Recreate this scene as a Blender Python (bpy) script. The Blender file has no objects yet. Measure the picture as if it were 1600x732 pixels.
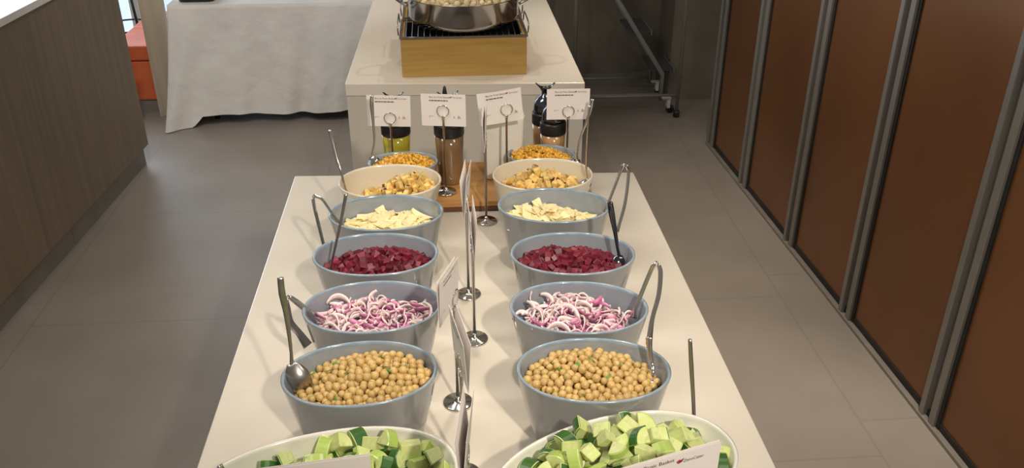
import bpy, bmesh, math, random
import numpy as np
from mathutils import Vector, Matrix, Euler
random.seed(7); RNG = np.random.default_rng(7)
PI = math.pi
SC = bpy.context.scene
COL = SC.collection

# ------------------------------------------------------------------ camera
F = 1384.0; TH = math.atan(741/1384.0); PSI = math.radians(4.19); CAMZ = 1.76
cd = bpy.data.cameras.new('camera'); cam = bpy.data.objects.new('camera', cd); COL.objects.link(cam)
cam.location = (0, 0, CAMZ); cam.rotation_euler = (PI/2-TH, 0, -PSI)
cd.sensor_width = 36; cd.lens = F/1600*36; cd.clip_start = .02; cd.clip_end = 60
SC.camera = cam

# ------------------------------------------------------------------ exposure, world, lights
vs = SC.view_settings
vs.view_transform = 'Standard'; vs.look = 'None'; vs.gamma = 1; vs.use_curve_mapping = False
vs.exposure = 0.0
w = bpy.data.worlds.new('world'); SC.world = w; w.use_nodes = True
w.node_tree.nodes['Background'].inputs[0].default_value = (.95, .84, .72, 1)
w.node_tree.nodes['Background'].inputs[1].default_value = .235

def spot(name, loc, tgt, energy, col=(1, .89, .75), size=95, blend=.8, radius=.045):
    l = bpy.data.lights.new(name, 'SPOT'); l.energy = energy; l.color = col
    l.spot_size = math.radians(size); l.spot_blend = blend; l.shadow_soft_size = radius
    o = bpy.data.objects.new(name, l); COL.objects.link(o); o.location = loc
    o.rotation_euler = (Vector(tgt)-Vector(loc)).to_track_quat('-Z', 'Y').to_euler()
def area(name, loc, tgt, energy, sx, sy, col):
    l = bpy.data.lights.new(name, 'AREA'); l.energy = energy; l.color = col; l.shape = 'RECTANGLE'; l.size = sx; l.size_y = sy
    o = bpy.data.objects.new(name, l); COL.objects.link(o); o.location = loc
    o.rotation_euler = (Vector(tgt)-Vector(loc)).to_track_quat('-Z', 'Y').to_euler()
spot('ceiling_spot', (.04, 1.25, 2.75), (.04, 1.20, .9), 54, size=33, blend=1)
spot('ceiling_spot', (.85, 1.75, 2.75), (.22, 1.20, .9), 17, size=46, blend=1)
spot('ceiling_spot', (-.45, 2.05, 2.75), (.08, 1.4, .9), 4, size=55)
spot('ceiling_spot', (.60, -.75, 2.60), (.10, 1.35, .95), 160, size=36, blend=1)
spot('ceiling_spot', (1.12, 1.45, 2.75), (1.05, 1.65, 0), 210, size=42, blend=1)
spot('ceiling_spot', (.95, 2.9, 2.75), (1.15, 3.1, 0), 115, size=62, blend=1)
spot('ceiling_spot', (.55, 3.5, 2.75), (.05, 3.1, .9), 32, size=62)
spot('ceiling_spot', (-.35, 2.9, 2.75), (.05, 3.2, .9), 24, size=62)
area('window_daylight', (-2.6, 6.1, 1.5), (-1.7, 4.2, .2), 46, 1.8, 2.0, (.80, .90, 1))
spot('ceiling_spot', (-.95, 2.6, 2.72), (-.9, 4.7, .45), 110, (1, .98, .96), 62, 1)  # added fill spot to brighten the front of the tablecloth, not a known fixture
area('aisle_fill_light', (-1.1, 1.3, 2.74), (-.9, 3.6, .2), 20, 1.2, .6, (1, .95, .88))  # added soft fill for the left aisle and back, no real fixture
area('aisle_fill_light', (1.3, .7, 2.74), (1.0, 3.8, .2), 11, .8, .5, (1, .92, .82))  # added soft fill on the right side, no real fixture
spot('ceiling_spot', (-1.0, 1.4, 2.72), (-.95, 2.0, 0), 26, (1, .95, .88), 70, 1)

# ------------------------------------------------------------------ helpers
def ray(px, py):
    fw = Vector((math.sin(PSI)*math.cos(TH), math.cos(PSI)*math.cos(TH), -math.sin(TH)))
    rt = Vector((math.cos(PSI), -math.sin(PSI), 0)); up = rt.cross(fw)
    return fw*F+rt*(px-800)-up*(py-366)
def at(px, py, Y):                       # the point of the photo's pixel on the plane y = Y
    d = ray(px, py); return Vector((0, 0, CAMZ))+d*(Y/d.y)

def mat(name, col, rough=.5, metal=0, spec=.5, noise=None, bump=None, coat=0, trans=0, sss=0, alpha=None):
    m = bpy.data.materials.new(name); m.use_nodes = True; nt = m.node_tree; b = nt.nodes['Principled BSDF']
    b.inputs['Base Color'].default_value = (*col, 1); b.inputs['Roughness'].default_value = rough
    b.inputs['Metallic'].default_value = metal; b.inputs['Specular IOR Level'].default_value = spec
    b.inputs['Coat Weight'].default_value = coat; b.inputs['Transmission Weight'].default_value = trans
    if sss:
        b.inputs['Subsurface Weight'].default_value = sss; b.inputs['Subsurface Radius'].default_value = (.006, .004, .002); b.inputs['Subsurface Scale'].default_value = 1
    tc = nt.nodes.new('ShaderNodeTexCoord')
    if noise:                                # (colour2, scale, stretch xyz, lo, hi)
        c2, sc, st, lo, hi = noise
        mp = nt.nodes.new('ShaderNodeMapping'); mp.inputs['Scale'].default_value = st
        n = nt.nodes.new('ShaderNodeTexNoise'); n.inputs['Scale'].default_value = sc; n.inputs['Detail'].default_value = 5
        r = nt.nodes.new('ShaderNodeValToRGB'); r.color_ramp.elements[0].position = lo; r.color_ramp.elements[1].position = hi
        r.color_ramp.elements[0].color = (*col, 1); r.color_ramp.elements[1].color = (*c2, 1)
        nt.links.new(tc.outputs['Object'], mp.inputs[0]); nt.links.new(mp.outputs[0], n.inputs['Vector'])
        nt.links.new(n.outputs[0], r.inputs[0]); nt.links.new(r.outputs[0], b.inputs['Base Color'])
    if bump:                                 # (scale, strength, distance)
        n = nt.nodes.new('ShaderNodeTexNoise'); n.inputs['Scale'].default_value = bump[0]; n.inputs['Detail'].default_value = 4
        bp = nt.nodes.new('ShaderNodeBump'); bp.inputs['Strength'].default_value = bump[1]; bp.inputs['Distance'].default_value = bump[2]
        nt.links.new(tc.outputs['Object'], n.inputs['Vector']); nt.links.new(n.outputs[0], bp.inputs['Height']); nt.links.new(bp.outputs[0], b.inputs['Normal'])
    return m
def rnd_tint(m, amount=.35):                 # every copy a slightly different brightness
    nt = m.node_tree; b = nt.nodes['Principled BSDF']; oi = nt.nodes.new('ShaderNodeObjectInfo')
    hs = nt.nodes.new('ShaderNodeHueSaturation'); mr = nt.nodes.new('ShaderNodeMapRange')
    mr.inputs['To Min'].default_value = 1-amount; mr.inputs['To Max'].default_value = 1+amount
    nt.links.new(oi.outputs['Random'], mr.inputs['Value']); nt.links.new(mr.outputs[0], hs.inputs['Value'])
    s = b.inputs['Base Color']
    if s.is_linked: nt.links.new(s.links[0].from_socket, hs.inputs['Color'])
    else: hs.inputs['Color'].default_value = s.default_value
    nt.links.new(hs.outputs[0], s); return m

def link(name, me, parent=None, m=None, smooth=False):
    o = bpy.data.objects.new(name, me); COL.objects.link(o)
    if m:
        for x in (m if isinstance(m, (list, tuple)) else [m]): me.materials.append(x)
    if smooth:
        for p in me.polygons: p.use_smooth = True
    if parent: o.parent = parent
    return o
def tag(o, label=None, cat=None, group=None, kind=None):
    for k, v in (('label', label), ('category', cat), ('group', group), ('kind', kind)):
        if v: o[k] = v
    return o
def thing(name, label, cat, loc=(0, 0, 0), rz=0, group=None):
    o = bpy.data.objects.new(name, None); COL.objects.link(o); o.location = loc; o.rotation_euler = (0, 0, rz)
    o.empty_display_size = .05
    return tag(o, label, cat, group)
def bmo(name, bm, m, parent=None, smooth=False):
    bmesh.ops.recalc_face_normals(bm, faces=bm.faces)
    me = bpy.data.meshes.new(name); bm.to_mesh(me); bm.free(); return link(name, me, parent, m, smooth)
def boxbm(lo, hi, bev=0, bm=None, seg=2):
    new = bm is None; bm2 = bmesh.new()
    bmesh.ops.create_cube(bm2, size=1)
    for v in bm2.verts: v.co = Vector([lo[i]+(v.co[i]+.5)*(hi[i]-lo[i]) for i in range(3)])
    if bev: bmesh.ops.bevel(bm2, geom=bm2.edges[:], offset=bev, segments=seg, affect='EDGES', profile=.5)
    if new: return bm2
    me = bpy.data.meshes.new('tmp'); bm2.to_mesh(me); bm2.free(); bm.from_mesh(me); bpy.data.meshes.remove(me); return bm
def box(name, lo, hi, m, parent=None, bev=0): return bmo(name, boxbm(lo, hi, bev), m, parent)
def loft(rings, close_start=True, close_end=True, bm=None):
    bm = bm or bmesh.new(); rs = [[bm.verts.new(p) for p in r] for r in rings]; n = len(rs[0])
    for a, b in zip(rs, rs[1:]):
        for i in range(n): bm.faces.new((a[i], a[(i+1) % n], b[(i+1) % n], b[i]))
    if close_start: bm.faces.new(rs[0][::-1])
    if close_end: bm.faces.new(rs[-1])
    return bm
def lathebm(prof, n=40, c=(0, 0, 0), bm=None, closed=True):
    return loft([[(c[0]+r*math.cos(2*PI*i/n), c[1]+r*math.sin(2*PI*i/n), c[2]+z) for i in range(n)] for r, z in prof], closed, closed, bm)
def smooth_path(pts, k=6):
    pts = [Vector(p) for p in pts]
    if len(pts) < 3: return pts
    P = [pts[0]*2-pts[1]]+pts+[pts[-1]*2-pts[-2]]; out = []
    for i in range(1, len(P)-2):
        for j in range(k):
            t = j/k; a, b, c, d = P[i-1:i+3]
            out.append(.5*((2*b)+(c-a)*t+(2*a-5*b+4*c-d)*t*t+(3*b-a-3*c+d)*t**3))
    return out+[pts[-1]]
def tubebm(pts, rad, n=10, bm=None, flat=None, wide=None, k=6, closed=False):
    """rad: number or list at control points (half width); flat: half thickness; wide: width direction"""
    m0 = len(pts); path = smooth_path(pts, k); N = len(path)
    def rr(arr, i):
        if not isinstance(arr, (list, tuple)): return arr
        u = i/(N-1)*(m0-1); a = min(int(u), m0-2); return arr[a]*(1-(u-a))+arr[a+1]*(u-a)
    rings = []; prev = None
    for i, p in enumerate(path):
        t = (path[min(i+1, N-1)]-path[max(i-1, 0)]).normalized()
        ref = Vector(wide) if wide is not None else (prev if prev is not None else (Vector((0, 0, 1)) if abs(t.z) < .9 else Vector((1, 0, 0))))
        u = (ref-t*ref.dot(t)).normalized(); v = t.cross(u); prev = u
        r = rr(rad, i); th = rr(flat, i) if flat is not None else r
        rings.append([p+u*r*math.cos(2*PI*j/n)+v*th*math.sin(2*PI*j/n) for j in range(n)])
    return loft(rings, True, True, bm)
def torusbm(R, r, M=None, n=32, k=8, bm=None):
    bm = bm or bmesh.new(); M = M or Matrix(); vs_ = []
    for i in range(n):
        a = 2*PI*i/n
        vs_.append([bm.verts.new(M @ Vector(((R+r*math.cos(2*PI*j/k))*math.cos(a), r*math.sin(2*PI*j/k), (R+r*math.cos(2*PI*j/k))*math.sin(a)))) for j in range(k)])
    for i in range(n):
        for j in range(k): bm.faces.new((vs_[i][j], vs_[(i+1) % n][j], vs_[(i+1) % n][(j+1) % k], vs_[i][(j+1) % k]))
    return bm
def copy_tree(o, parent=None):
    c = o.copy(); COL.objects.link(c); c.parent = parent
    for ch in o.children: copy_tree(ch, c)
    return c
TXT = {}
def text(name, s, size, m, parent, loc, rot=(PI/2, 0, 0), shear=0):
    if (s, size, m.name) not in TXT:
        cu = bpy.data.curves.new('t', 'FONT'); cu.body = s; cu.size = size; cu.shear = shear; cu.resolution_u = 2
        t = bpy.data.objects.new('t', cu); COL.objects.link(t)
        me = bpy.data.meshes.new_from_object(t.evaluated_get(bpy.context.evaluated_depsgraph_get())); bpy.data.objects.remove(t)
        me.materials.clear(); me.materials.append(m); TXT[(s, size, m.name)] = me
    o = bpy.data.objects.new(name, TXT[(s, size, m.name)]); COL.objects.link(o)
    o.parent = parent; o.location = loc; o.rotation_euler = rot; return o

# ------------------------------------------------------------------ materials
M = {}
def floor_mat():
    m = mat('floor_tile', (.235, .205, .175), .42, noise=((.30, .262, .222), 2.2, (1, 1, 1), .3, .72), bump=(60, .05, .002))
    nt = m.node_tree; b = nt.nodes['Principled BSDF']; tc = nt.nodes.new('ShaderNodeTexCoord')
    sx = nt.nodes.new('ShaderNodeSeparateXYZ'); cx = nt.nodes.new('ShaderNodeCombineXYZ')
    ay = nt.nodes.new('ShaderNodeMath'); ay.inputs[1].default_value = -.29+8.6; ax = nt.nodes.new('ShaderNodeMath'); ax.inputs[1].default_value = 1.5+9
    nt.links.new(tc.outputs['Object'], sx.inputs[0]); nt.links.new(sx.outputs[1], ay.inputs[0]); nt.links.new(sx.outputs[0], ax.inputs[0])
    nt.links.new(ay.outputs[0], cx.inputs[0]); nt.links.new(ax.outputs[0], cx.inputs[1])
    br = nt.nodes.new('ShaderNodeTexBrick'); br.inputs['Scale'].default_value = 1; br.inputs['Brick Width'].default_value = .86; br.inputs['Row Height'].default_value = .9
    br.inputs['Mortar Size'].default_value = .0035; br.inputs['Mortar Smooth'].default_value = .3; br.offset = .18
    nt.links.new(cx.outputs[0], br.inputs['Vector'])
    mx = nt.nodes.new('ShaderNodeMix'); mx.data_type = 'RGBA'; mx.inputs[7].default_value = (.10, .086, .07, 1)
    mf = nt.nodes.new('ShaderNodeMath'); mf.operation = 'MULTIPLY'; mf.inputs[1].default_value = .24
    old = b.inputs['Base Color'].links[0].from_socket
    nt.links.new(br.outputs['Fac'], mf.inputs[0]); nt.links.new(mf.outputs[0], mx.inputs[0]); nt.links.new(old, mx.inputs[6]); nt.links.new(mx.outputs[2], b.inputs['Base Color'])
    return m
M['floor'] = floor_mat()
M['counter'] = mat('cream_quartz', (.74, .68, .58), .25, noise=((.70, .64, .54), 3, (1, 1, 1), .4, .7), spec=.45)
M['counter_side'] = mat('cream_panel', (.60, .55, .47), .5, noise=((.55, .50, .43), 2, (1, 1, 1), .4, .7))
M['laminate'] = mat('wood_laminate', (.19, .142, .096), .55, noise=((.235, .18, .125), 26, (1, 1, .06), .35, .7), bump=(120, .06, .001))
M['laminate_light'] = mat('pale_wood_laminate', (.42, .34, .25), .5, noise=((.52, .43, .32), 30, (1, 1, .06), .35, .7))
M['plinth'] = mat('grey_plinth', (.20, .18, .155), .45, noise=((.24, .215, .185), 8, (1, 1, 1), .4, .7))
M['white_top'] = mat('white_worktop', (.82, .80, .76), .3, noise=((.76, .74, .70), 4, (1, 1, 1), .4, .7))
M['concrete'] = mat('dark_concrete', (.135, .12, .09), .7, noise=((.20, .18, .135), 3.2, (1, 1, 1), .3, .75), bump=(30, .08, .004))
M['bronze'] = mat('bronze_glass', (.27, .115, .042), .30, metal=.5, noise=((.20, .085, .034), 1.5, (1, 1, 1), .35, .7), bump=(220, .10, .0006))
M['mullion'] = mat('grey_aluminium', (.27, .255, .228), .42, metal=.5, noise=((.31, .295, .265), 5, (1, 1, .3), .4, .7))
M['seal'] = mat('black_rubber', (.012, .011, .010), .6, noise=((.02, .018, .016), 9, (1, 1, 1), .4, .7))
M['black'] = mat('black_plastic', (.012, .012, .013), .35, noise=((.02, .02, .022), 14, (1, 1, 1), .4, .7))
M['cloth'] = mat('white_cloth', (.72, .69, .64), .85, noise=((.66, .63, .585), 5, (1, 1, 1), .35, .7), bump=(7, .55, .03))
M['orange'] = mat('orange_vinyl', (.68, .15, .05), .38, noise=((.55, .10, .03), 6, (1, 1, 1), .4, .7), bump=(300, .05, .0006))
M['steel'] = mat('polished_steel', (.70, .68, .65), .13, metal=1, noise=((.62, .60, .57), 20, (1, 1, 1), .4, .7))
M['pan_steel'] = mat('pan_steel', (.40, .39, .38), .14, metal=1, noise=((.45, .43, .41), 7, (1, 1, .2), .4, .7))
M['brushed'] = mat('brushed_steel', (.45, .43, .40), .3, metal=1, noise=((.38, .36, .34), 60, (1, 1, 1), .4, .7))
M['bamboo'] = mat('bamboo', (.50, .31, .085), .45, noise=((.39, .23, .055), 14, (.35, 1, 6), .35, .75), bump=(80, .05, .0008))
M['board'] = mat('board_wood', (.56, .29, .095), .4, noise=((.44, .215, .065), 12, (.3, 5, 5), .35, .7))
M['board_dark'] = mat('dark_wood_edge', (.12, .045, .018), .5, noise=((.16, .06, .025), 12, (.3, 5, 5), .35, .7))
M['cream_glaze'] = mat('cream_glaze', (.76, .70, .56), .16, noise=((.70, .64, .50), 10, (1, 1, 1), .35, .7), coat=.3)
M['white_glaze'] = mat('white_glaze', (.82, .80, .73), .13, noise=((.78, .76, .69), 6, (1, 1, 1), .4, .7), coat=.4)
M['blue_out'] = mat('blue_grey_glaze', (.27, .28, .29), .14, noise=((.32, .325, .33), 9, (1, 1, 1), .35, .7), coat=.4)
M['blue_in'] = mat('blue_inner_glaze', (.29, .325, .37), .17, noise=((.34, .37, .41), 26, (1, 1, 1), .35, .7), coat=.4)
M['blue_rim'] = mat('blue_rim_glaze', (.22, .30, .37), .18, noise=((.33, .39, .44), 40, (1, 1, 1), .35, .7), coat=.4)
M['paper'] = mat('white_card', (.86, .81, .77), .6, noise=((.83, .78, .74), 5, (1, 1, 1), .4, .7))
M['ink'] = mat('grey_ink', (.10, .085, .075), .7, noise=((.13, .11, .10), 50, (1, 1, 1), .4, .7))
M['ink_faint'] = mat('faint_ink', (.38, .33, .30), .7, noise=((.42, .37, .33), 50, (1, 1, 1), .4, .7))
M['red_ink'] = mat('red_ink', (.32, .015, .03), .6, noise=((.38, .02, .04), 50, (1, 1, 1), .4, .7))
M['chickpea'] = rnd_tint(mat('chickpea', (.53, .35, .125), .30, noise=((.61, .43, .17), 90, (1, 1, 1), .35, .7), bump=(260, .25, .0008), sss=.15), .13)
M['parsley'] = mat('parsley', (.07, .19, .02), .45, noise=((.13, .28, .04), 90, (1, 1, 1), .4, .7))
M['cuke'] = rnd_tint(mat('cucumber_flesh', (.57, .66, .22), .22, noise=((.68, .74, .38), 60, (1, 1, 1), .35, .7), bump=(150, .12, .001), sss=.2), .14)
M['cuke_mid'] = rnd_tint(mat('cucumber_seed_flesh', (.66, .70, .34), .18, noise=((.57, .63, .24), 160, (1, 1, 1), .4, .6), sss=.25), .1)
M['cuke_skin'] = mat('cucumber_skin', (.025, .095, .018), .28, noise=((.06, .17, .03), 60, (1, 1, .3), .35, .7))
M['cuke_peel'] = rnd_tint(mat('cucumber_under_skin', (.40, .55, .11), .22, noise=((.48, .61, .18), 60, (1, 1, .3), .35, .7)), .12)
M['beet'] = rnd_tint(mat('beetroot', (.115, .006, .016), .40, noise=((.17, .014, .03), 70, (1, 1, 1), .35, .7), sss=.05), .4)
M['onion_white'] = rnd_tint(mat('onion_white', (.84, .70, .68), .28, noise=((.70, .42, .52), 30, (1, 1, 1), .52, .78), sss=.15), .12)
M['onion_purple'] = rnd_tint(mat('onion_purple', (.42, .09, .24), .3, noise=((.66, .30, .44), 45, (1, 1, 1), .35, .7)), .3)
M['parm'] = rnd_tint(mat('parmesan', (.88, .74, .38), .5, noise=((.92, .80, .47), 60, (1, 1, 1), .35, .7), sss=.15), .08)
M['potato'] = rnd_tint(mat('roasted_pale', (.84, .62, .22), .42, noise=((.58, .30, .06), 75, (1, 1, 1), .46, .64), bump=(150, .2, .001)), .28)
M['potato_skin'] = mat('purple_skin', (.13, .035, .03), .45, noise=((.17, .05, .035), 60, (1, 1, 1), .35, .7))
M['raisin'] = rnd_tint(mat('golden_raisin', (.80, .46, .06), .28, noise=((.66, .32, .03), 90, (1, 1, 1), .4, .7), bump=(220, .5, .0015), sss=.15), .25)
M['cauli'] = rnd_tint(mat('cauliflower', (.74, .64, .42), .6, noise=((.60, .44, .20), 40, (1, 1, 1), .45, .75), bump=(160, .5, .002)), .12)
M['dress_yellow'] = mat('yellow_dressing', (.48, .42, .04), .12, noise=((.43, .36, .03), 8, (1, 1, 1), .4, .7), coat=1)
M['dress_brown'] = mat('brown_dressing', (.22, .125, .055), .12, noise=((.27, .16, .075), 8, (1, 1, 1), .4, .7), coat=1)
M['dress_peach'] = mat('peach_dressing', (.52, .30, .13), .12, noise=((.47, .27, .11), 8, (1, 1, 1), .4, .7), coat=1)
M['chrome_dark'] = mat('dark_chrome', (.16, .17, .20), .1, metal=1, noise=((.10, .11, .13), 20, (1, 1, 1), .4, .7))
M['clear'] = mat('clear_glass', (.9, .92, .9), .03, trans=1)
M['rack'] = mat('grey_painted_metal', (.24, .235, .21), .45, metal=.3, noise=((.28, .27, .245), 9, (1, 1, 1), .4, .7))
M['tread'] = mat('dark_tread', (.05, .05, .055), .7, noise=((.07, .07, .075), 40, (1, 1, 1), .4, .7))
M['whiteplastic'] = mat('white_plastic', (.7, .68, .62), .4, noise=((.65, .63, .58), 40, (1, 1, 1), .4, .7))
def emit(name, col, s):
    m = bpy.data.materials.new(name); m.use_nodes = True; b = m.node_tree.nodes['Principled BSDF']
    b.inputs['Base Color'].default_value = (*col, 1); b.inputs['Emission Color'].default_value = (*col, 1); b.inputs['Emission Strength'].default_value = s; return m
M['daylight'] = emit('daylight_glass', (.62, .78, 1), .9)

# ------------------------------------------------------------------ setting
tag(box('floor', (-5, -1.2, -.05), (3, 7.2, 0), M['floor']), kind='structure')
WL = [Vector((1.4247, .95, 0)), Vector((1.3165, 4.24, 0))]      # line of the partition on the floor
wdir = (WL[1]-WL[0]).normalized(); wang = math.atan2(wdir.y, wdir.x)
wr = bpy.data.objects.new('wall_right', None); COL.objects.link(wr); wr.location = WL[0]; wr.rotation_euler = (0, 0, wang); tag(wr, kind='structure')
# local x runs along the wall away from the camera, local -y is behind it (away from the aisle is -y)
Wlen = (WL[1]-WL[0]).length; HW = 2.75
s0 = .95
def wy(Y): return (Y-WL[0].y)/wdir.y
marks = [4.196, 3.70, 3.135, 2.60, 2.03, 1.44]
for i in range(len(marks)-1):
    a = wy(marks[i+1]); b = wy(marks[i])
    box('glass_panel', (a-.02, -.03, .035), (b-.075, -.018, HW), M['bronze'], wr)
for i, Y in enumerate(marks):
    e = wy(Y)
    bm = boxbm((e-.022, -.035, .012), (e, .0, HW), .002)
    boxbm((e-.050, -.035, .012), (e-.022, -.022, HW), 0, bm)
    boxbm((e-.078, -.035, .012), (e-.050, -.003, HW), .002, bm)
    bmo('mullion', bm, M['mullion'], wr)
    box('rubber_seal', (e-.092, -.034, .012), (e-.0785, -.012, HW), M['seal'], wr)
box('floor_rail', (wy(1.44)-.1, -.045, 0), (wy(4.196), .004, .012), M['plinth'], wr)
box('bottom_seal', (wy(1.44)-.1, -.033, .0125), (wy(4.196)-.08, -.014, .034), M['seal'], wr)
# back wall with a pillar on its right
tag(box('wall_back', (.1, 5.2, 0), (3, 5.4, 2.9), M['concrete']), kind='structure')
tag(box('wall_pillar', (1.27, 4.88, 0), (1.9, 5.199, 2.9), M['concrete']), kind='structure')
tag(box('baseboard_back', (.1, 5.185, 0), (1.268, 5.199, .07), M['plinth']), kind='structure')
# bright window far on the left
wn = bpy.data.objects.new('window_1', None); COL.objects.link(wn); wn.location = (0, 6.35, 0); tag(wn, kind='structure')
box('pane', (-4.2, .03, .06), (-1.2, .05, 2.6), M['daylight'], wn)
bm = boxbm((-4.25, 0, 0), (-1.15, .08, .06)); boxbm((-4.25, 0, 2.6), (-1.15, .08, 2.68), 0, bm)
for x in (-4.25, -3.2, -2.2, -1.21): boxbm((x, 0, .06), (x+.06, .08, 2.6), 0, bm)
bmo('frame', bm, M['whiteplastic'], wn)
tag(box('wall_left', (-1.14, 6.36, 0), (.1, 6.45, 2.9), M['counter_side']), kind='structure')

# ------------------------------------------------------------------ service counter on the left
def prism(name, poly, z0, z1, m, parent=None, bev=0):
    bm = loft([[(x, y, z0) for x, y in poly], [(x, y, z1) for x, y in poly]])
    if bev: bmesh.ops.bevel(bm, geom=bm.edges[:], offset=bev, segments=2, affect='EDGES', profile=.5)
    return bmo(name, bm, m, parent)
lc = thing('service_counter', 'wood-laminate service counter with a white top and recessed grey plinth on the left side', 'counter')
fx = lambda y: -1.483-.0617*(4.157-y)
ys = [.6, 1.62, 3.085, 4.157]
for a, b in zip(ys, ys[1:]):
    prism('front_panel', [(fx(a), a+.001), (fx(b), b-.001), (fx(b)-.35, b-.001), (fx(a)-.35, a+.001)], .10, .945, M['laminate'], lc)
prism('worktop', [(fx(.6)+.006, .6), (fx(4.157)+.006, 4.165), (fx(4.157)-.75, 4.165), (fx(.6)-.75, .6)], .9455, .972, M['white_top'], lc, .002)
prism('plinth', [(fx(.6)-.022, .6), (fx(3.31)-.022, 3.309), (fx(3.31)-.34, 3.309), (fx(.6)-.34, .6)], 0, .0995, M['plinth'], lc)
prism('plinth', [(fx(3.31)-.022, 3.312), (fx(4.14)-.022, 4.14), (fx(4.14)-.34, 4.14), (fx(3.31)-.34, 3.312)], 0, .0995, M['plinth'], lc)

# ------------------------------------------------------------------ buffet counters
T = .88
def counter(label, quad, name='buffet_counter'):
    t = thing(name, label, 'counter')
    prism('worktop', quad, T-.04, T, M['counter'], t, .0025)
    cx = sum(p[0] for p in quad)/4; cy = sum(p[1] for p in quad)/4
    prism('body', [(cx+(x-cx)*.995, cy+(y-cy)*.998) for x, y in quad], 0, T-.0405, M['counter_side'], t)
    return t
counter('long cream counter carrying the salad bowls, nearest in the photo', [(-.372, .3), (.443, .3), (.4365, 1.935), (-.378, 1.973)])
counter('cream counter behind the salad counter, carrying the steel pan on a bamboo box', [(-.322, 2.655), (.418, 2.612), (.413, 4.1), (-.30, 4.13)])

# ------------------------------------------------------------------ bowls
def oval(a, b, z, e, n=72, egg=0):
    r = []
    for i in range(n):
        t = 2*PI*i/n; c, s = math.cos(t), math.sin(t)
        r.append((a*math.copysign(abs(c)**(2/e), c), b*math.copysign(abs(s)**(2/e), s)*(1+egg*c), z))
    return r
def bowl_mesh(name, a, b, h, fa, fb, mats, e=2.1, wall=.0045, belly=.35):
    """outside, rim and inside of an oval bowl as one loft; material per face"""
    outer = []; L = 9
    for i in range(L+1):
        t = i/L; k = t**(.82); outer.append((fa+(a-fa)*k, fb+(b-fb)*k, .004+(h-.006)*t))
    R = [(fa*.9, fb*.9, .002), (fa*.97, fb*.97, 0), (fa, fb, .0025)]+outer[1:]
    rim0 = len(R)-1
    for q in (.35, 1, 1.65): pass
    R += [(a+.0004, b+.0004, h), (a-wall*.5, b-wall*.5, h+.0016), (a-wall, b-wall, h)]
    rim1 = len(R)-1
    for i in range(L, 0, -1):
        t = i/L; k = t**(.82); R.append((fa+(a-fa)*k-wall-.0006, fb+(b-fb)*k-wall-.0006, .008+(h-.012)*t))
    R += [(fa*.8, fb*.8, .0075), (fa*.4, fb*.4, .0065)]
    bm = loft([oval(x, y, z, e) for x, y, z in R])
    n = 72
    bm.faces.ensure_lookup_table()
    for i, f in enumerate(bm.faces):
        s = i//n if i < (len(R)-1)*n else (0 if i == (len(R)-1)*n else len(R))
        f.material_index = 0 if s < rim0-0 else (1 if s < rim1+1 else 2)
        f.smooth = True
    bmesh.ops.recalc_face_normals(bm, faces=bm.faces)
    me = bpy.data.meshes.new(name); bm.to_mesh(me); bm.free()
    for m in mats: me.materials.append(m)
    return me
BLUE = [M['blue_out'], M['blue_rim'], M['blue_in']]
me_blue = bowl_mesh('oval_bowl', .108, .0755, .125, .080, .056, BLUE)
me_cream = bowl_mesh('cream_bowl', .105, .082, .118, .074, .058, [M['cream_glaze']]*3, wall=.004)
me_small = bowl_mesh('small_bowl', .0765, .056, .075, .055, .040, BLUE)
me_plat = bowl_mesh('cucumber_bowl', .165, .098, .105, .115, .062, [M['white_glaze']]*3, e=2.15, wall=.005)
def bowl(name, me, x, y, z, rz, label, cat='bowl', group=None):
    o = bpy.data.objects.new(name, me); COL.objects.link(o); o.location = (x, y, z); o.rotation_euler = (0, 0, math.radians(rz))
    return tag(o, label, cat, group)
class B: pass
def mk(x, y, z, rz, a, b, h, fa, fb):
    o = B(); o.x, o.y, o.z, o.rz, o.a, o.b, o.h, o.fa, o.fb = x, y, z, math.radians(rz), a, b, h, fa, fb
    return o
DB = (.108, .0755, .125, .080, .056)
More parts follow.
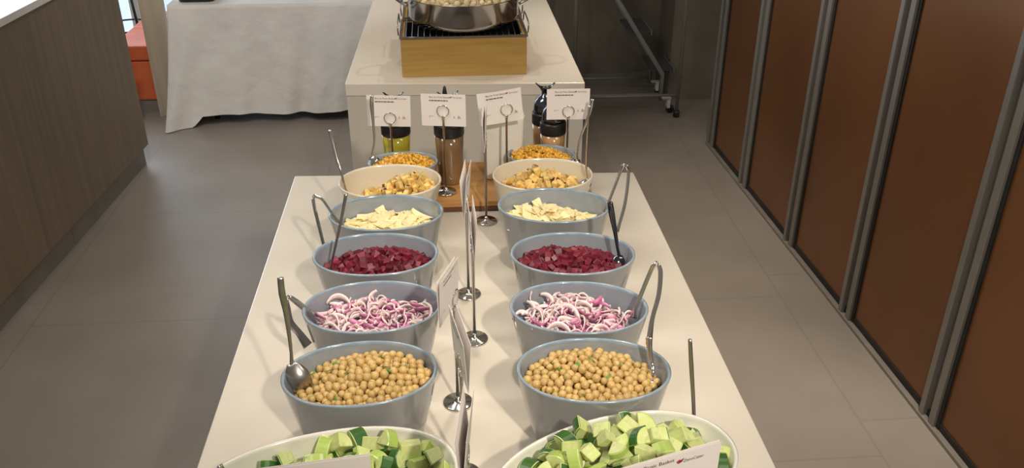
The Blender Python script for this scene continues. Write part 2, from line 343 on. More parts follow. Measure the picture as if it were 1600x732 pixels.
spec = {  # key: x, y, z, rot, dims, mesh, label
 'chL': (-.139, 1.013, T, 3, DB, me_blue, 'blue-grey oval bowl of chickpeas on the left, just behind the left cucumber bowl'),
 'onL': (-.133, 1.184, T, 1, DB, me_blue, 'blue-grey oval bowl of sliced red onion on the left side of the counter'),
 'beL': (-.138, 1.352, T, -2, DB, me_blue, 'blue-grey oval bowl of diced beetroot on the left side of the counter'),
 'paL': (-.128, 1.512, T, 0, DB, me_blue, 'blue-grey oval bowl of shaved cheese on the left, with tongs hung on its left rim'),
 'chR': (.188, .997, T, -5, DB, me_blue, 'blue-grey oval bowl of chickpeas on the right, just behind the right cucumber bowl'),
 'onR': (.190, 1.159, T, -6, DB, me_blue, 'blue-grey oval bowl of sliced red onion on the right side of the counter'),
 'beR': (.203, 1.330, T, -5, DB, me_blue, 'blue-grey oval bowl of diced beetroot on the right side of the counter'),
 'paR': (.192, 1.520, T, -6, DB, me_blue, 'blue-grey oval bowl of shaved cheese on the right side of the counter'),
 'nuL': (-.129, 1.670, T, 0, (.105, .082, .118, .074, .058), me_cream, 'cream oval bowl of roasted pale chunks on the left, behind the shaved cheese'),
 'nuR': (.187, 1.680, T, 0, (.105, .082, .118, .074, .058), me_cream, 'cream oval bowl of roasted pale chunks on the right, behind the shaved cheese'),
 'raL': (-.108, 1.807, .9055, 0, (.0765, .056, .075, .055, .040), me_small, 'small blue-grey bowl of golden raisins on the left, in front of the yellow dressing'),
 'raR': (.199, 1.826, .9055, -4, (.0765, .056, .075, .055, .040), me_small, 'small blue-grey bowl of golden raisins on the right, in front of the peach dressing'),
 'cuL': (-.168, .818, T, 12, (.165, .098, .105, .115, .062), me_plat, 'white oval bowl of chopped cucumber at the front left'),
 'cuR': (.190, .815, T, 21, (.165, .098, .105, .115, .062), me_plat, 'white oval bowl of chopped cucumber at the front right, heaped high')}
BW = {}
for k, (x, y, z, rz, d, me, lab) in spec.items():
    BW[k] = mk(x, y, z, rz, *d)
    bowl('serving_bowl' if k[:2] != 'cu' else 'white_serving_bowl', me, x, y, z+.0002, rz, lab)

# ------------------------------------------------------------------ food pieces
def blob(name, r, sub=2, amp=.1, seed=0, squash=(1, 1, 1), mats=None, nub=False, freq=1.3):
    rnd = random.Random(seed); bm = bmesh.new(); bmesh.ops.create_icosphere(bm, subdivisions=sub, radius=1)
    dirs = [(Vector((rnd.gauss(0, 1), rnd.gauss(0, 1), rnd.gauss(0, 1))).normalized(), rnd.uniform(-1, 1)) for _ in range(9)]
    for v in bm.verts:
        n = v.co.normalized(); k = 1+amp*sum(s*math.exp(-3*freq*(1-n.dot(d))) for d, s in dirs)
        if nub: k += .22*math.exp(-26*(1-n.dot(Vector((0, 0, 1)))))-.10*math.exp(-30*(1-n.dot(Vector((0, .35, .93)))))
        v.co = Vector((n.x*squash[0], n.y*squash[1], n.z*squash[2]))*k*r
    for f in bm.faces: f.smooth = True
    me = bpy.data.meshes.new(name); bm.to_mesh(me); bm.free()
    for m in mats: me.materials.append(m)
    return me
def chunk(name, size, seed, mats, bev=.0012, jit=.22, skin=0):
    """an irregular knife-cut block; one side may carry the skin material"""
    rnd = random.Random(seed); bm = bmesh.new(); bmesh.ops.create_cube(bm, size=1)
    for v in bm.verts: v.co = Vector([v.co[i]*size[i]*(1+rnd.uniform(-jit, jit)) for i in range(3)])
    bm.faces.ensure_lookup_table()
    if skin:
        for f in bm.faces: f.material_index = 0
        for i in range(skin): bm.faces[i*2].material_index = 1
    bmesh.ops.bevel(bm, geom=bm.edges[:], offset=bev, segments=2, affect='EDGES', profile=.6)
    me = bpy.data.meshes.new(name); bm.to_mesh(me); bm.free()
    for m in mats: me.materials.append(m)
    return me
def cuke(name, seed, R, ang, th, inner=.0, peeled=False):
    """sector of a cucumber slice: flesh, paler seed core, dark skin on the outer curve"""
    rnd = random.Random(seed); n = 7; bm = bmesh.new()
    a0 = -ang/2; radii = [inner+.0005, inner+(R-inner)*.45, R*.93, R]
    tilt = rnd.uniform(-.25, .25); G = []
    for z in (-th/2, th/2):
        lay = []
        for r in radii:
            row = []
            for i in range(n+1):
                a = a0+ang*i/n; x, y = r*math.cos(a), r*math.sin(a); zz = z*(1+tilt*x/R*2)+(.0004 if r < R else -.0006)*math.copysign(1, z)
                row.append(bm.verts.new((x-R*.55, y, zz)))
            lay.append(row)
        G.append(lay)
    for li, lay in enumerate(G):
        for k in range(3):
            for i in range(n):
                f = bm.faces.new((lay[k][i], lay[k+1][i], lay[k+1][i+1], lay[k][i+1])); f.material_index = (1, 0, 2)[k]
    def side(get, mi):
        for a, b in get:
            f = bm.faces.new((G[0][a[0]][a[1]], G[0][b[0]][b[1]], G[1][b[0]][b[1]], G[1][a[0]][a[1]])); f.material_index = mi
    side([((3, i), (3, i+1)) for i in range(n)], 2)
    side([((0, i), (0, i+1)) for i in range(n)], 1)
    for k in range(3): side([((k, 0), (k+1, 0)), ((k, n), (k+1, n))], (1, 0, 2)[k])
    bmesh.ops.recalc_face_normals(bm, faces=bm.faces)
    bmesh.ops.bevel(bm, geom=[e for e in bm.edges if len(e.link_faces) == 2 and e.calc_face_angle(0) > .9], offset=.0007, segments=1, affect='EDGES')
    me = bpy.data.meshes.new(name); bm.to_mesh(me); bm.free()
    for m in (M['cuke'], M['cuke_mid'], M['cuke_peel'] if peeled else M['cuke_skin']): me.materials.append(m)
    return me
def onion(name, seed, R, ang, wv, th):
    """curved strip of red onion: pale inside, purple outside"""
    rnd = random.Random(seed); n = 14; rings = []
    lift = rnd.uniform(-.35, .35); ell = rnd.uniform(.55, 1)
    for i in range(n+1):
        t = i/n; a = -ang/2+ang*t; c = Vector((R*math.cos(a), R*ell*math.sin(a), R*lift*math.sin(2*a)))
        u = Vector((math.cos(a), math.sin(a), 0)); w_ = wv*(math.sin(PI*min(max(t, .06), .94)))**.4; tw = rnd.uniform(-.03, .03)+lift*1.2*math.cos(a)
        up = (Vector((0, 0, 1))+u*tw).normalized()
        rings.append([c+u*th/2+up*w_/2, c+u*th/2-up*w_/2, c-u*th/2-up*w_/2*.8, c-u*th/2+up*w_/2*.8])
    bm = loft(rings); bm.faces.ensure_lookup_table()
    for i, f in enumerate(bm.faces):
        f.material_index = 1 if (i < n*4 and i % 4 == 0) else 0; f.smooth = True
    bmesh.ops.recalc_face_normals(bm, faces=bm.faces)
    for v in bm.verts: v.co.x -= R*.6
    me = bpy.data.meshes.new(name); bm.to_mesh(me); bm.free()
    for m in (M['onion_white'], M['onion_purple']): me.materials.append(m)
    return me
def shaving(name, seed, s):
    rnd = random.Random(seed); a, b = s*rnd.uniform(.9, 1.25), s*rnd.uniform(.5, .8)
    cs = [Vector((x*a*rnd.uniform(.8, 1.15), y*b*rnd.uniform(.75, 1.2), 0)) for x, y in ((-1, -1), (1, -1), (1, 1), (-1, 1))]
    if rnd.random() < .4: cs[2] = cs[2]*.25+cs[1]*.75
    n = 6; c1, c2 = rnd.uniform(-14, 16), rnd.uniform(-10, 10); bm = bmesh.new(); L = []
    for dz in (0, .0016):
        g = []
        for i in range(n+1):
            row = []
            for j in range(n+1):
                u, v = i/n, j/n; p = cs[0]*(1-u)*(1-v)+cs[1]*u*(1-v)+cs[2]*u*v+cs[3]*(1-u)*v
                row.append(bm.verts.new((p.x, p.y, c1*p.x**2+c2*p.y*p.x+.0004*math.sin(900*p.y+seed)+dz)))
            g.append(row)
        L.append(g)
    for g in L:
        for i in range(n):
            for j in range(n): bm.faces.new((g[i][j], g[i+1][j], g[i+1][j+1], g[i][j+1]))
    A, B_ = L
    for i in range(n):
        bm.faces.new((A[i][0], A[i+1][0], B_[i+1][0], B_[i][0])); bm.faces.new((A[i][n], A[i+1][n], B_[i+1][n], B_[i][n]))
        bm.faces.new((A[0][i], A[0][i+1], B_[0][i+1], B_[0][i])); bm.faces.new((A[n][i], A[n][i+1], B_[n][i+1], B_[n][i]))
    bmesh.ops.recalc_face_normals(bm, faces=bm.faces)
    me = bpy.data.meshes.new(name); bm.to_mesh(me); bm.free(); me.materials.append(M['parm']); return me

def lim(bw, z, r):
    t = np.clip(z/bw.h, 0, 1.0)**.82
    return bw.fa+(bw.a-bw.fa)*t-.0052-r, bw.fb+(bw.b-bw.fb)*t-.0052-r
def heap(bw, S, r, N, layers=2.6, seed=1, iters=90, spread=.96, rlat=None):
    """pack N balls of radius r in a slab under the surface S(x, y) inside the bowl"""
    g = np.random.default_rng(seed); th = g.uniform(0, 2*PI, N); q = np.sqrt(g.uniform(0, 1, N))
    P = np.zeros((N, 3)); P[:, 0] = np.cos(th)*q*bw.a*.9; P[:, 1] = np.sin(th)*q*bw.b*.9
    off = g.uniform(r*.7, r*layers, N); P[:, 2] = S(P[:, 0], P[:, 1])-off
    rl = rlat or r
    for it in range(iters):
        d = P[:, None]-P[None]; L = np.sqrt((d**2).sum(-1))+1e-9; np.fill_diagonal(L, 9)
        ov = np.clip(2*r*spread-L, 0, None); P += ((d/L[..., None])*ov[..., None]*.42).sum(1)
        s = S(P[:, 0], P[:, 1]); P[:, 2] = np.minimum(P[:, 2]-.0001, s-r*.55); P[:, 2] = np.maximum(P[:, 2], s-r*layers)
        P[:, 2] = np.maximum(P[:, 2], .009+r)
        A, Bq = lim(bw, np.minimum(P[:, 2], bw.h), rl); k = np.sqrt((P[:, 0]/A)**2+(P[:, 1]/Bq)**2); f = np.where(k > 1, 1/k, 1)
        P[:, 0] *= f; P[:, 1] *= f
    depth = S(P[:, 0], P[:, 1])-P[:, 2]
    return P, depth
def place_food(key, kind, meshes, P, depth, nind, label, cat, group, scale=(.85, 1.12), tilt=PI, stuffname=None, stufflabel=None, weights=None, seed=3):
    bw = BW[key]; rnd = random.Random(seed); Mb = Matrix.Translation((bw.x, bw.y, bw.z)) @ Matrix.Rotation(bw.rz, 4, 'Z')
    order = np.argsort(depth); low = bmesh.new(); nl = 0; matlist = None
    for rank, i in enumerate(order):
        me = rnd.choices(meshes, weights)[0] if weights else rnd.choice(meshes)
        R = Euler((rnd.uniform(-tilt, tilt), rnd.uniform(-tilt, tilt), rnd.uniform(-PI, PI))).to_matrix().to_4x4()
        X = Mb @ Matrix.Translation(Vector(P[i])) @ R @ Matrix.Scale(rnd.uniform(*scale), 4)
        if rank < nind:
            o = bpy.data.objects.new(kind, me); COL.objects.link(o); o.matrix_world = X
            px_, py_ = P[i][0]/bw.a, P[i][1]/bw.b
            where = ('back ' if py_ > .22 else 'front ' if py_ < -.22 else 'middle ')+('left' if px_ < -.3 else 'right' if px_ > .3 else 'centre')
            look = ''
            if kind == 'cucumber_piece': look = ' with pale cut sides' if me.materials[2] == M['cuke_peel'] else ' with dark green skin'
            if kind == 'roasted_chunk' and any(p_.material_index == 1 for p_ in me.polygons): look = ' with purple skin'
            tag(o, label.replace(' in the', look+' in the', 1)+', '+where, cat, group)
        else:
            tmp = me.copy(); tmp.transform(X); low.from_mesh(tmp); bpy.data.meshes.remove(tmp); nl += 1; matlist = list(me.materials)
    if nl:
        me = bpy.data.meshes.new(kind); low.to_mesh(me); mm = matlist if len(matlist) >= 1 else meshes[0].materials
        for x in mm: me.materials.append(x)
        o = bpy.data.objects.new(stuffname or kind, me); COL.objects.link(o)
        tag(o, stufflabel, cat, None, 'stuff')
    low.free()
def surf(z0, h, x0=0, y0=0, sx=.07, sy=.05, tx=0, ty=0):
    return lambda x, y: z0+h*np.exp(-((x-x0)/sx)**2-((y-y0)/sy)**2)+tx*x+ty*y

side = {'L': 'left', 'R': 'right'}
# chickpeas
peas = [blob('chickpea', .0062, 2, .07, 10+i, (1, .96, 1.02), [M['chickpea']], nub=True) for i in range(5)]
leaf = [chunk('parsley_leaf', (.008, .005, .0006), 40+i, [M['parsley']], .0002, .4) for i in range(3)]
for k, S in (('chL', surf(.101, .022, .012, .008, .085, .06, .06, .02)), ('chR', surf(.101, .026, .0, .012, .075, .055, -.03, .03))):
    sd = side[k[-1]]
    P, D = heap(BW[k], S, .0059, 430, 3.2, seed=5 if k == 'chL' else 6, iters=110)
    place_food(k, 'chickpea', peas, P, D, 150, 'cooked chickpea in the %s bowl of chickpeas' % sd, 'chickpea', 'chickpeas in the %s bowl' % sd, (.84, 1.12), PI, 'chickpeas', 'lower chickpeas of the heap in the %s chickpea bowl' % sd)
    g = random.Random(8 if k == 'chL' else 9)
    Q = []
    for _ in range(17):
        t, q = g.uniform(0, 2*PI), math.sqrt(g.random())*.75; x, y = math.cos(t)*q*BW[k].a, math.sin(t)*q*BW[k].b
        Q.append((x, y, float(S(x, y))-.002))
    place_food(k, 'parsley_leaf', leaf, np.array(Q), np.zeros(17), 17, 'green parsley fleck on the chickpeas in the %s bowl' % sd, 'herb', 'parsley flecks on the %s chickpeas' % sd, (.6, 1.3), .7)
# cucumber
cukes = [cuke('cucumber_piece', 1, .021, PI*.5, .019), cuke('cucumber_piece', 2, .022, PI*.55, .014), cuke('cucumber_piece', 3, .021, PI*.95, .012),
         cuke('cucumber_piece', 4, .023, PI*.38, .022, 0, True), cuke('cucumber_piece', 5, .020, PI*.5, .024, 0, True), cuke('cucumber_piece', 7, .021, PI*.6, .018, 0, True), cuke('cucumber_piece', 8, .022, PI*.45, .016, 0, True), cuke('cucumber_piece', 6, .022, PI*.62, .017)]
for k, S, n in (('cuL', surf(.108, .024, .015, .02, .12, .06), 96), ('cuR', surf(.098, .072, .005, .012, .10, .07, .05, .0), 135)):
    sd = side[k[-1]]
    P, D = heap(BW[k], S, .0125, n, 3.4, seed=11 if k == 'cuL' else 13, spread=.9, rlat=.009)
    place_food(k, 'cucumber_piece', cukes, P, D, n, 'chopped cucumber piece in the %s white bowl' % sd, 'cucumber', 'cucumber pieces in the %s white bowl' % sd, (.86, 1.12))
# beetroot
beets = [chunk('beetroot_cube', (.012, .012, .011), 60+i, [M['beet']], .0011, .24) for i in range(5)]
for k, S in (('beL', surf(.096, .020, .02, .01, .08, .05, .03)), ('beR', surf(.096, .026, -.01, .005, .085, .05, -.02))):
    sd = side[k[-1]]
    P, D = heap(BW[k], S, .0062, 330, 3.0, seed=21 if k == 'beL' else 22, spread=.93)
    place_food(k, 'beetroot_cube', beets, P, D, 150, 'dark red beetroot cube in the %s bowl of beetroot' % sd, 'beetroot', 'beetroot cubes in the %s bowl' % sd, (.8, 1.15), PI, 'beetroot_cubes', 'lower beetroot cubes of the heap in the %s beetroot bowl' % sd)
# red onion
ons = [onion('red_onion_strip', i, random.Random(i).uniform(.012, .022), random.Random(i+50).uniform(1.3, 3.3), random.Random(i+9).uniform(.0055, .0105), .0022) for i in range(12)]
for k, S in (('onL', surf(.104, .020, .0, .008, .08, .05)), ('onR', surf(.104, .026, -.01, .008, .07, .05, -.03))):
    sd = side[k[-1]]
    P, D = heap(BW[k], S, .0070, 230, 3.0, seed=31 if k == 'onL' else 33, spread=.72, rlat=.019)
    place_food(k, 'red_onion_strip', ons, P, D, 140, 'curved slice of red onion in the %s bowl of onion' % sd, 'onion', 'red onion slices in the %s bowl' % sd, (.85, 1.15), .5, 'red_onion_strips', 'lower red onion slices of the heap in the %s onion bowl' % sd)
# shaved cheese
shv = [shaving('cheese_shaving', i, random.Random(i+3).uniform(.012, .019)) for i in range(8)]
for k, S in (('paL', surf(.094, .026, .005, .004, .065, .045)), ('paR', surf(.092, .032, -.02, .004, .06, .045))):
    sd = side[k[-1]]
    P, D = heap(BW[k], S, .0058, 230, 2.6, seed=41 if k == 'paL' else 43, spread=.7, rlat=.016)
    place_food(k, 'cheese_shaving', shv, P, D, 120, 'pale yellow cheese shaving in the %s bowl of shaved cheese' % sd, 'cheese', 'cheese shavings in the %s bowl' % sd, (.75, 1.15), .38, 'cheese_shavings', 'lower cheese shavings of the heap in the %s cheese bowl' % sd)
# roasted chunks
pot = [chunk('roasted_chunk', (.0155, .0115, .0105), 80+i, [M['potato'], M['potato_skin']], .0024, .34, (1, 0, 2, 0, 0, 1)[i]) for i in range(6)]
for k, S in (('nuL', surf(.080, .044, .035, .004, .048, .05, .16)), ('nuR', surf(.082, .044, -.005, .006, .06, .05))):
    sd = side[k[-1]]
    P, D = heap(BW[k], S, .0076, 210, 3.0, seed=51 if k == 'nuL' else 53, spread=1.0)
    place_food(k, 'roasted_chunk', pot, P, D, 150, 'roasted pale yellow chunk in the %s cream bowl' % sd, 'roasted vegetable', 'roasted chunks in the %s cream bowl' % sd, (.75, 1.3), PI, 'roasted_chunks', 'lower roasted chunks of the heap in the %s cream bowl' % sd)
# golden raisins
ras = [blob('golden_raisin', .0048, 2, .25, 90+i, (1.35, .9, .8), [M['raisin']], freq=3) for i in range(4)]
for k, S in (('raL', surf(.068, .024, .008, .0, .05, .04)), ('raR', surf(.066, .032, -.012, .0, .045, .04))):
    sd = side[k[-1]]
    P, D = heap(BW[k], S, .0043, 300, 2.8, seed=61 if k == 'raL' else 63, spread=.92)
    place_food(k, 'golden_raisin', ras, P, D, 150, 'golden raisin in the %s small bowl of raisins' % sd, 'raisin', 'golden raisins in the %s small bowl' % sd, (.8, 1.2), PI, 'golden_raisins', 'lower golden raisins of the heap in the %s raisin bowl' % sd)

# ------------------------------------------------------------------ wooden board with dressings
bd = thing('serving_board', 'low wooden board with a dark front edge under the dressing bottles', 'board')
box('board_top', (-.20, 1.748, .893), (.31, 1.968, .905), M['board'], bd, .0015)
for x in (-.17, .26): box('foot', (x, 1.756, T+.0002), (x+.03, 1.93, .8928), M['board_dark'], bd)
box('front_edge', (-.20, 1.7485, T+.003), (.31, 1.754, .8928), M['board_dark'], bd)

def bottle(label, x, y, mdress, rz=0, body=.095, stopper=False, wide=1, group='dressing bottles on the board'):
    t = thing('dressing_bottle', label, 'bottle', (x, y, .9055), rz, group); b = body; w = wide
    bmo('bottle_body', lathebm([(.012, 0), (.0265*w, 0), (.0285*w, .003), (.029*w, .02), (.031*w, b*.7), (.0325*w, b)], 40), mdress, t, True)
    bmo('collar', lathebm([(.030*w, b+.0002), (.0335*w, b+.001), (.034*w, b+.004), (.034*w, b+.025), (.0325*w, b+.0285), (.02, b+.030)], 40), M['black'], t, True)
    bmo('neck_dome', lathebm([(.0285*w, b+.0305), (.030*w, b+.036), (.0285*w, b+.047), (.023, b+.058), (.015, b+.066), (.0095, b+.071), (.0085, b+.075)], 40), M['chrome_dark'], t, True)
    rings = []
    for i, (r, z) in enumerate([(.0075, b+.0752), (.0085, b+.080), (.0105, b+.085), (.0125, b+.089)]):
        q = (i/3)**2
        rings.append([(r*math.cos(a)*(1+.95*q*abs(math.cos(a))**3), r*.75*math.sin(a), z+(.011*q)*abs(math.cos(a))**6) for a in [2*PI*k/32 for k in range(32)]])
    inner = [[(x_*.86, y_*.86, z_+.0002) for x_, y_, z_ in r] for r in rings[::-1]]
    bmo('pouring_spout', loft(rings+inner), M['chrome_dark'], t, True)
    if stopper:
        bmo('stopper', lathebm([(.002, b+.082), (.0050, b+.084), (.0052, b+.096), (.003, b+.110), (.001, b+.113)], 20, (-.0065, 0, 0)), M['black'], t, True)
    return t
bottle('bottle of yellow dressing with a black collar, on the left of the board', -.1275, 1.930, M['dress_yellow'], 0, .093)
bottle('bottle of brown dressing with a black stopper and collar', -.005, 1.862, M['dress_brown'], .1, .115, True)
bottle('bottle of peach dressing with black collar, nearer of the two peach ones', .236, 1.918, M['dress_peach'], .2, .089, False, .9)
bottle('bottle of peach dressing half hidden behind the nearer peach bottle', .223, 1.980, M['dress_peach'], 0, .090, False, .9)
# white square container
jar = thing('utensil_jar', 'white square tapered ceramic jar standing on the wooden board', 'jar', (.116, 1.892, .9055), math.radians(2))
def sq(hw, hd, z, r=.006, n=4):
    out = []
    for cx, cy, a0 in ((1, 1, 0), (-1, 1, PI/2), (-1, -1, PI), (1, -1, 1.5*PI)):
        for i in range(n+1):
            a = a0+PI/2*i/n; out.append((cx*(hw-r)+r*math.cos(a), cy*(hd-r)+r*math.sin(a), z))
    return out
bmo('jar_body', loft([sq(.038, .030, 0), sq(.040, .032, .003), sq(.0465, .040, .152), sq(.0475, .041, .1535), sq(.0455, .039, .1535), sq(.0375, .030, .01)]), M['white_glaze'], jar)
sp = thing('serving_spoon', 'steel spoon handle sticking out of the white square jar', 'spoon', (.116, 1.892, .9055))
bmo('handle', tubebm([(-.02, .0, .02), (-.033, -.005, .10), (-.040, -.012, .165), (-.046, -.012, .185), (-.050, -.012, .195)], [.003, .003, .004, .0055, .005], 8, None, .0012, (0, 1, 0)), M['steel'], sp, True)
bmo('spoon_head', tubebm([(-.0195, 0, .0205), (-.0185, 0, .0145), (-.018, 0, .012)], [.003, .010, .005], 10, None, .0015, (0, 1, 0)), M['steel'], sp, True)

# ------------------------------------------------------------------ card holders and cards
def make_holder(dz=0):
    t = thing('card_holder', 'x', 'card holder')
    bmo('base', lathebm([(.0228, 0), (.0232, .001), (.0232, .0025), (.0215, .0038), (.008, .0046), (.0045, .009), (.0028, .013)], 44), M['steel'], t, True)
    bmo('pole', lathebm([(.0026, .0128), (.0026, .172+dz), (.0034, .1722+dz), (.0034, .179+dz), (.002, .1812+dz)], 16), M['steel'], t, True)
    bm = torusbm(.0128, .00115, Matrix.Translation((0, -.0019, .1925+dz)))
    torusbm(.0128, .00115, Matrix.Translation((0, .0019, .1925+dz)), bm=bm)
    bmo('ring_clip', bm, M['steel'], t, True)
    return t
H0 = make_holder(); hused = [False]
def holder(x, y, z, rz, label, dz=0):
    t = make_holder(dz) if dz else (copy_tree(H0) if hused[0] else H0)
    if not dz: hused[0] = True
    t.location = (x, y, z+.0003); t.rotation_euler = (0, 0, rz); t['label'] = label; t['group'] = 'steel card holders on the counter'
    return t
def cardmesh(w_, h_, bend):
    n = 10; bm = bmesh.new(); F_ = []; Bk = []
    for j in range(5):
        z = h_*j/4
        F_.append([bm.verts.new((-w_/2+w_*i/n, bend*((2*i/n-1)**2)*(j/4), z)) for i in range(n+1)])
        Bk.append([bm.verts.new((-w_/2+w_*i/n, .0005+bend*((2*i/n-1)**2)*(j/4), z)) for i in range(n+1)])
    for A, s in ((F_, 1), (Bk, -1)):
        for j in range(4):
            for i in range(n): bm.faces.new((A[j][i], A[j][i+1], A[j+1][i+1], A[j+1][i])[::s])
    for j in range(4):
        bm.faces.new((F_[j][0], F_[j+1][0], Bk[j+1][0], Bk[j][0])); bm.faces.new((F_[j][n], Bk[j][n], Bk[j+1][n], F_[j+1][n]))
    for i in range(n):
        bm.faces.new((F_[0][i], Bk[0][i], Bk[0][i+1], F_[0][i+1])); bm.faces.new((F_[4][i], F_[4][i+1], Bk[4][i+1], Bk[4][i]))
    bmesh.ops.recalc_face_normals(bm, faces=bm.faces)
    me = bpy.data.meshes.new('name_card'); bm.to_mesh(me); bm.free(); me.materials.append(M['paper']); return me
CM = {}
def card(x, y, z, rz, label, w_=.096, h_=.072, lean=0, roll=0, bend=0, print_='full', group=None):
    """card centred on its lower edge; its printed face looks along local -y"""
    key = (w_, h_, bend)
    if key not in CM: CM[key] = cardmesh(w_, h_, bend)
    t = thing('name_card', label, 'card', (x, y, z), rz, group); t.rotation_euler = Euler((lean, roll, rz), 'XYZ')
    sh = link('sheet', CM[key], t); s = w_/.096; e = -.0006
    if print_ in ('full', 'plain'):
        big = print_ == 'plain'; lx = .0235 if big else .0150*s
        text('printed_line', 'Bars by Picnic Basket', .0069 if big else .0052*s, M['ink'], sh, (-.0400 if big else -.030*s, e, h_-(.0082 if big else .0085*s)))
        text('logo_name', 'ZeroCater', .0055 if big else .0045*s, M['ink'], sh, (lx+.0060 if big else .0205*s, e, h_-.0082*s), shear=.25)
        bm = bmesh.new()                       # red winged mark before the name
        for pts in ([(0, 0), (.0030, .0012), (.0046, .0042), (.0022, .0028), (.0010, .0036)], [(-.0004, .0004), (.0008, .0036), (-.0012, .0022)]):
            bm.faces.new([bm.verts.new((px*s, 0, pz*s)) for px, pz in pts])
        m_ = bmo('logo_mark', bm, M['red_ink'], sh); m_.location = (lx, e, h_-.0085*s)
        if print_ == 'full':
            bm = bmesh.new()
            def bar(x0, z0, wd, ht): bm.faces.new([bm.verts.new(q) for q in ((x0*s, 0, z0*s), ((x0+wd)*s, 0, z0*s), ((x0+wd)*s, 0, (z0+ht)*s), (x0*s, 0, (z0+ht)*s))])
            rr = random.Random(int(x*9999)+int(y*999)); xx = -.030
            while xx < .008:
                wd = rr.uniform(.003, .008); bar(xx, h_/s-.0155, wd, .0022); xx += wd+.0012
            o = bmo('second_line', bm, M['ink'], sh); o.location = (0, e, 0)
            bm = bmesh.new()
            bar(-.031, .019, .0012, .0045); bar(-.029, .022, .008, .0008); bar(.022, .0195, .0016, .0045); bar(.0205, .0185, .004, .0009)
            bar(.031, .0195, .0022, .005); bar(.029, .0185, .0075, .0009); bar(.034, .020, .002, .0025)
            o = bmo('small_icons', bm, M['ink_faint'], sh); o.location = (0, e, 0)
    return t
ZB = .9055; CG = 'name cards held in steel holders'
# back row, facing the camera
def front_sign(x, y, z, cx, rz, lab_h, lab_c, roll=0, dz=.161, bend=.0, short=0):
    holder(x, y, z, rz, lab_h, short)
    u = Vector((math.cos(rz), math.sin(rz)))*cx
    card(x+u.x, y+u.y, z+dz, rz, lab_c, roll=roll, bend=bend, group=CG)
front_sign(-.1345, 1.872, T+.0257, -.003, -.05, 'steel ring card holder in front of the nearer yellow dressing', 'white name card in front of the yellow dressing bottles', .03, .133, 0, -.040)
front_sign(-.016, 1.800, T+.0257, .001, -.16, 'steel ring card holder in front of the brown dressing', 'white name card in front of the brown dressing bottle', .0, .158)
front_sign(.120, 1.7985, T+.0257, -.010, .14, 'steel ring card holder in front of the white square jar', 'white name card tilted upwards in front of the white square jar', -.09, .163, .004)
front_sign(.264, 1.870, T+.0257, -.001, -.03, 'steel ring card holder in front of the peach dressing', 'white name card in front of the peach dressing bottles', 0, .139, 0, -.034)
# the row seen edge-on along the middle of the counter
def side_sign(x, y, ang, cx, lab_h, labs, splay=.07, z=T, w_=.096):
    """ang: direction in degrees of the card's far-to-near run"""
    rz = math.radians(ang); holder(x, y, z, rz, lab_h)
    u = Vector((math.cos(rz), math.sin(rz))); n = Vector((-u.y, u.x))
    card(x+u.x*cx-n.x*.0006, y+u.y*cx-n.y*.0006, z+.181, rz, labs[0], w_, lean=splay, print_='full', group=CG)
    card(x-u.x*-cx+n.x*.0006, y+u.y*cx+n.y*.0006, z+.181, rz+PI, labs[1], w_, lean=splay, print_='full', group=CG)
side_sign(.069, 1.700, -95, .0, 'steel ring card holder standing farthest back on the bare counter, beside the right cream bowl', ('name card seen edge-on beside the right cream bowl, left face of the pair', 'name card seen edge-on beside the right cream bowl, right face of the pair'), .03)
side_sign(.022, 1.405, -97, -.002, 'steel ring card holder standing between the two beetroot bowls', ('name card seen edge-on between the cheese bowls, left face of the pair', 'name card seen edge-on between the cheese bowls, right face of the pair'), .07)
side_sign(.028, 1.260, -88, .0, 'steel ring card holder with its base level with the upper edge of the onion bowls', ('name card seen edge-on between the beetroot bowls, left face of the pair', 'name card seen edge-on between the beetroot bowls, right face of the pair'), .06)
side_sign(-.004, 1.091, -110, .024, 'steel ring card holder with its base between the two chickpea bowls', ('name card turned to the left beside the left onion bowl, printed face showing', 'name card turned away behind the one beside the left onion bowl'), .03, T, .078)
side_sign(.002, .932, -80, .0, 'steel ring card holder whose base sits between the cucumber bowls', ('name card leaning between the onion and chickpea bowls, left face of the pair', 'name card leaning between the onion and chickpea bowls, right face of the pair'), .06)
side_sign(.004, .760, -97, .0, 'steel ring card holder at the bottom edge of the photo between the white bowls', ('name card seen edge-on between the two white cucumber bowls, left face of the pair', 'name card seen edge-on between the two white cucumber bowls, right face of the pair'), .08)
# two larger cards in front of the cucumber
for (a, b, lab, lh, w_) in (((.1265, .648), (.2690, .6925), 'large white name card in front of the right cucumber bowl, its print showing', 'steel holder behind the large card of the right cucumber bowl', .149),
                        ((-.205, .684), (-.094, .698), 'large white name card in front of the left cucumber bowl', 'steel holder behind the large card of the left cucumber bowl', .112)):
    a, b = Vector(a), Vector(b); c = (a+b)/2; d = b-a; rz = math.atan2(d.y, d.x)
    holder(c.x, c.y, T, rz, lh)
    n = Vector((-math.sin(rz), math.cos(rz)))
    card(c.x-n.x*.0006, c.y-n.y*.0006, T+.183, rz, lab, w_, .072, 0, 0, 0, 'plain' if 'print' in lab else 'none', 'large cards in front of the white bowls')
    card(c.x+n.x*.0006, c.y+n.y*.0006, T+.183, rz+PI, 'back sheet behind the '+lab.split(' in front')[0].replace('large white ', '')+' in front of the '+('right' if 'right' in lab else 'left')+' cucumber bowl', w_, .072, .035, 0, 0, 'none', 'back sheets of the large cards')

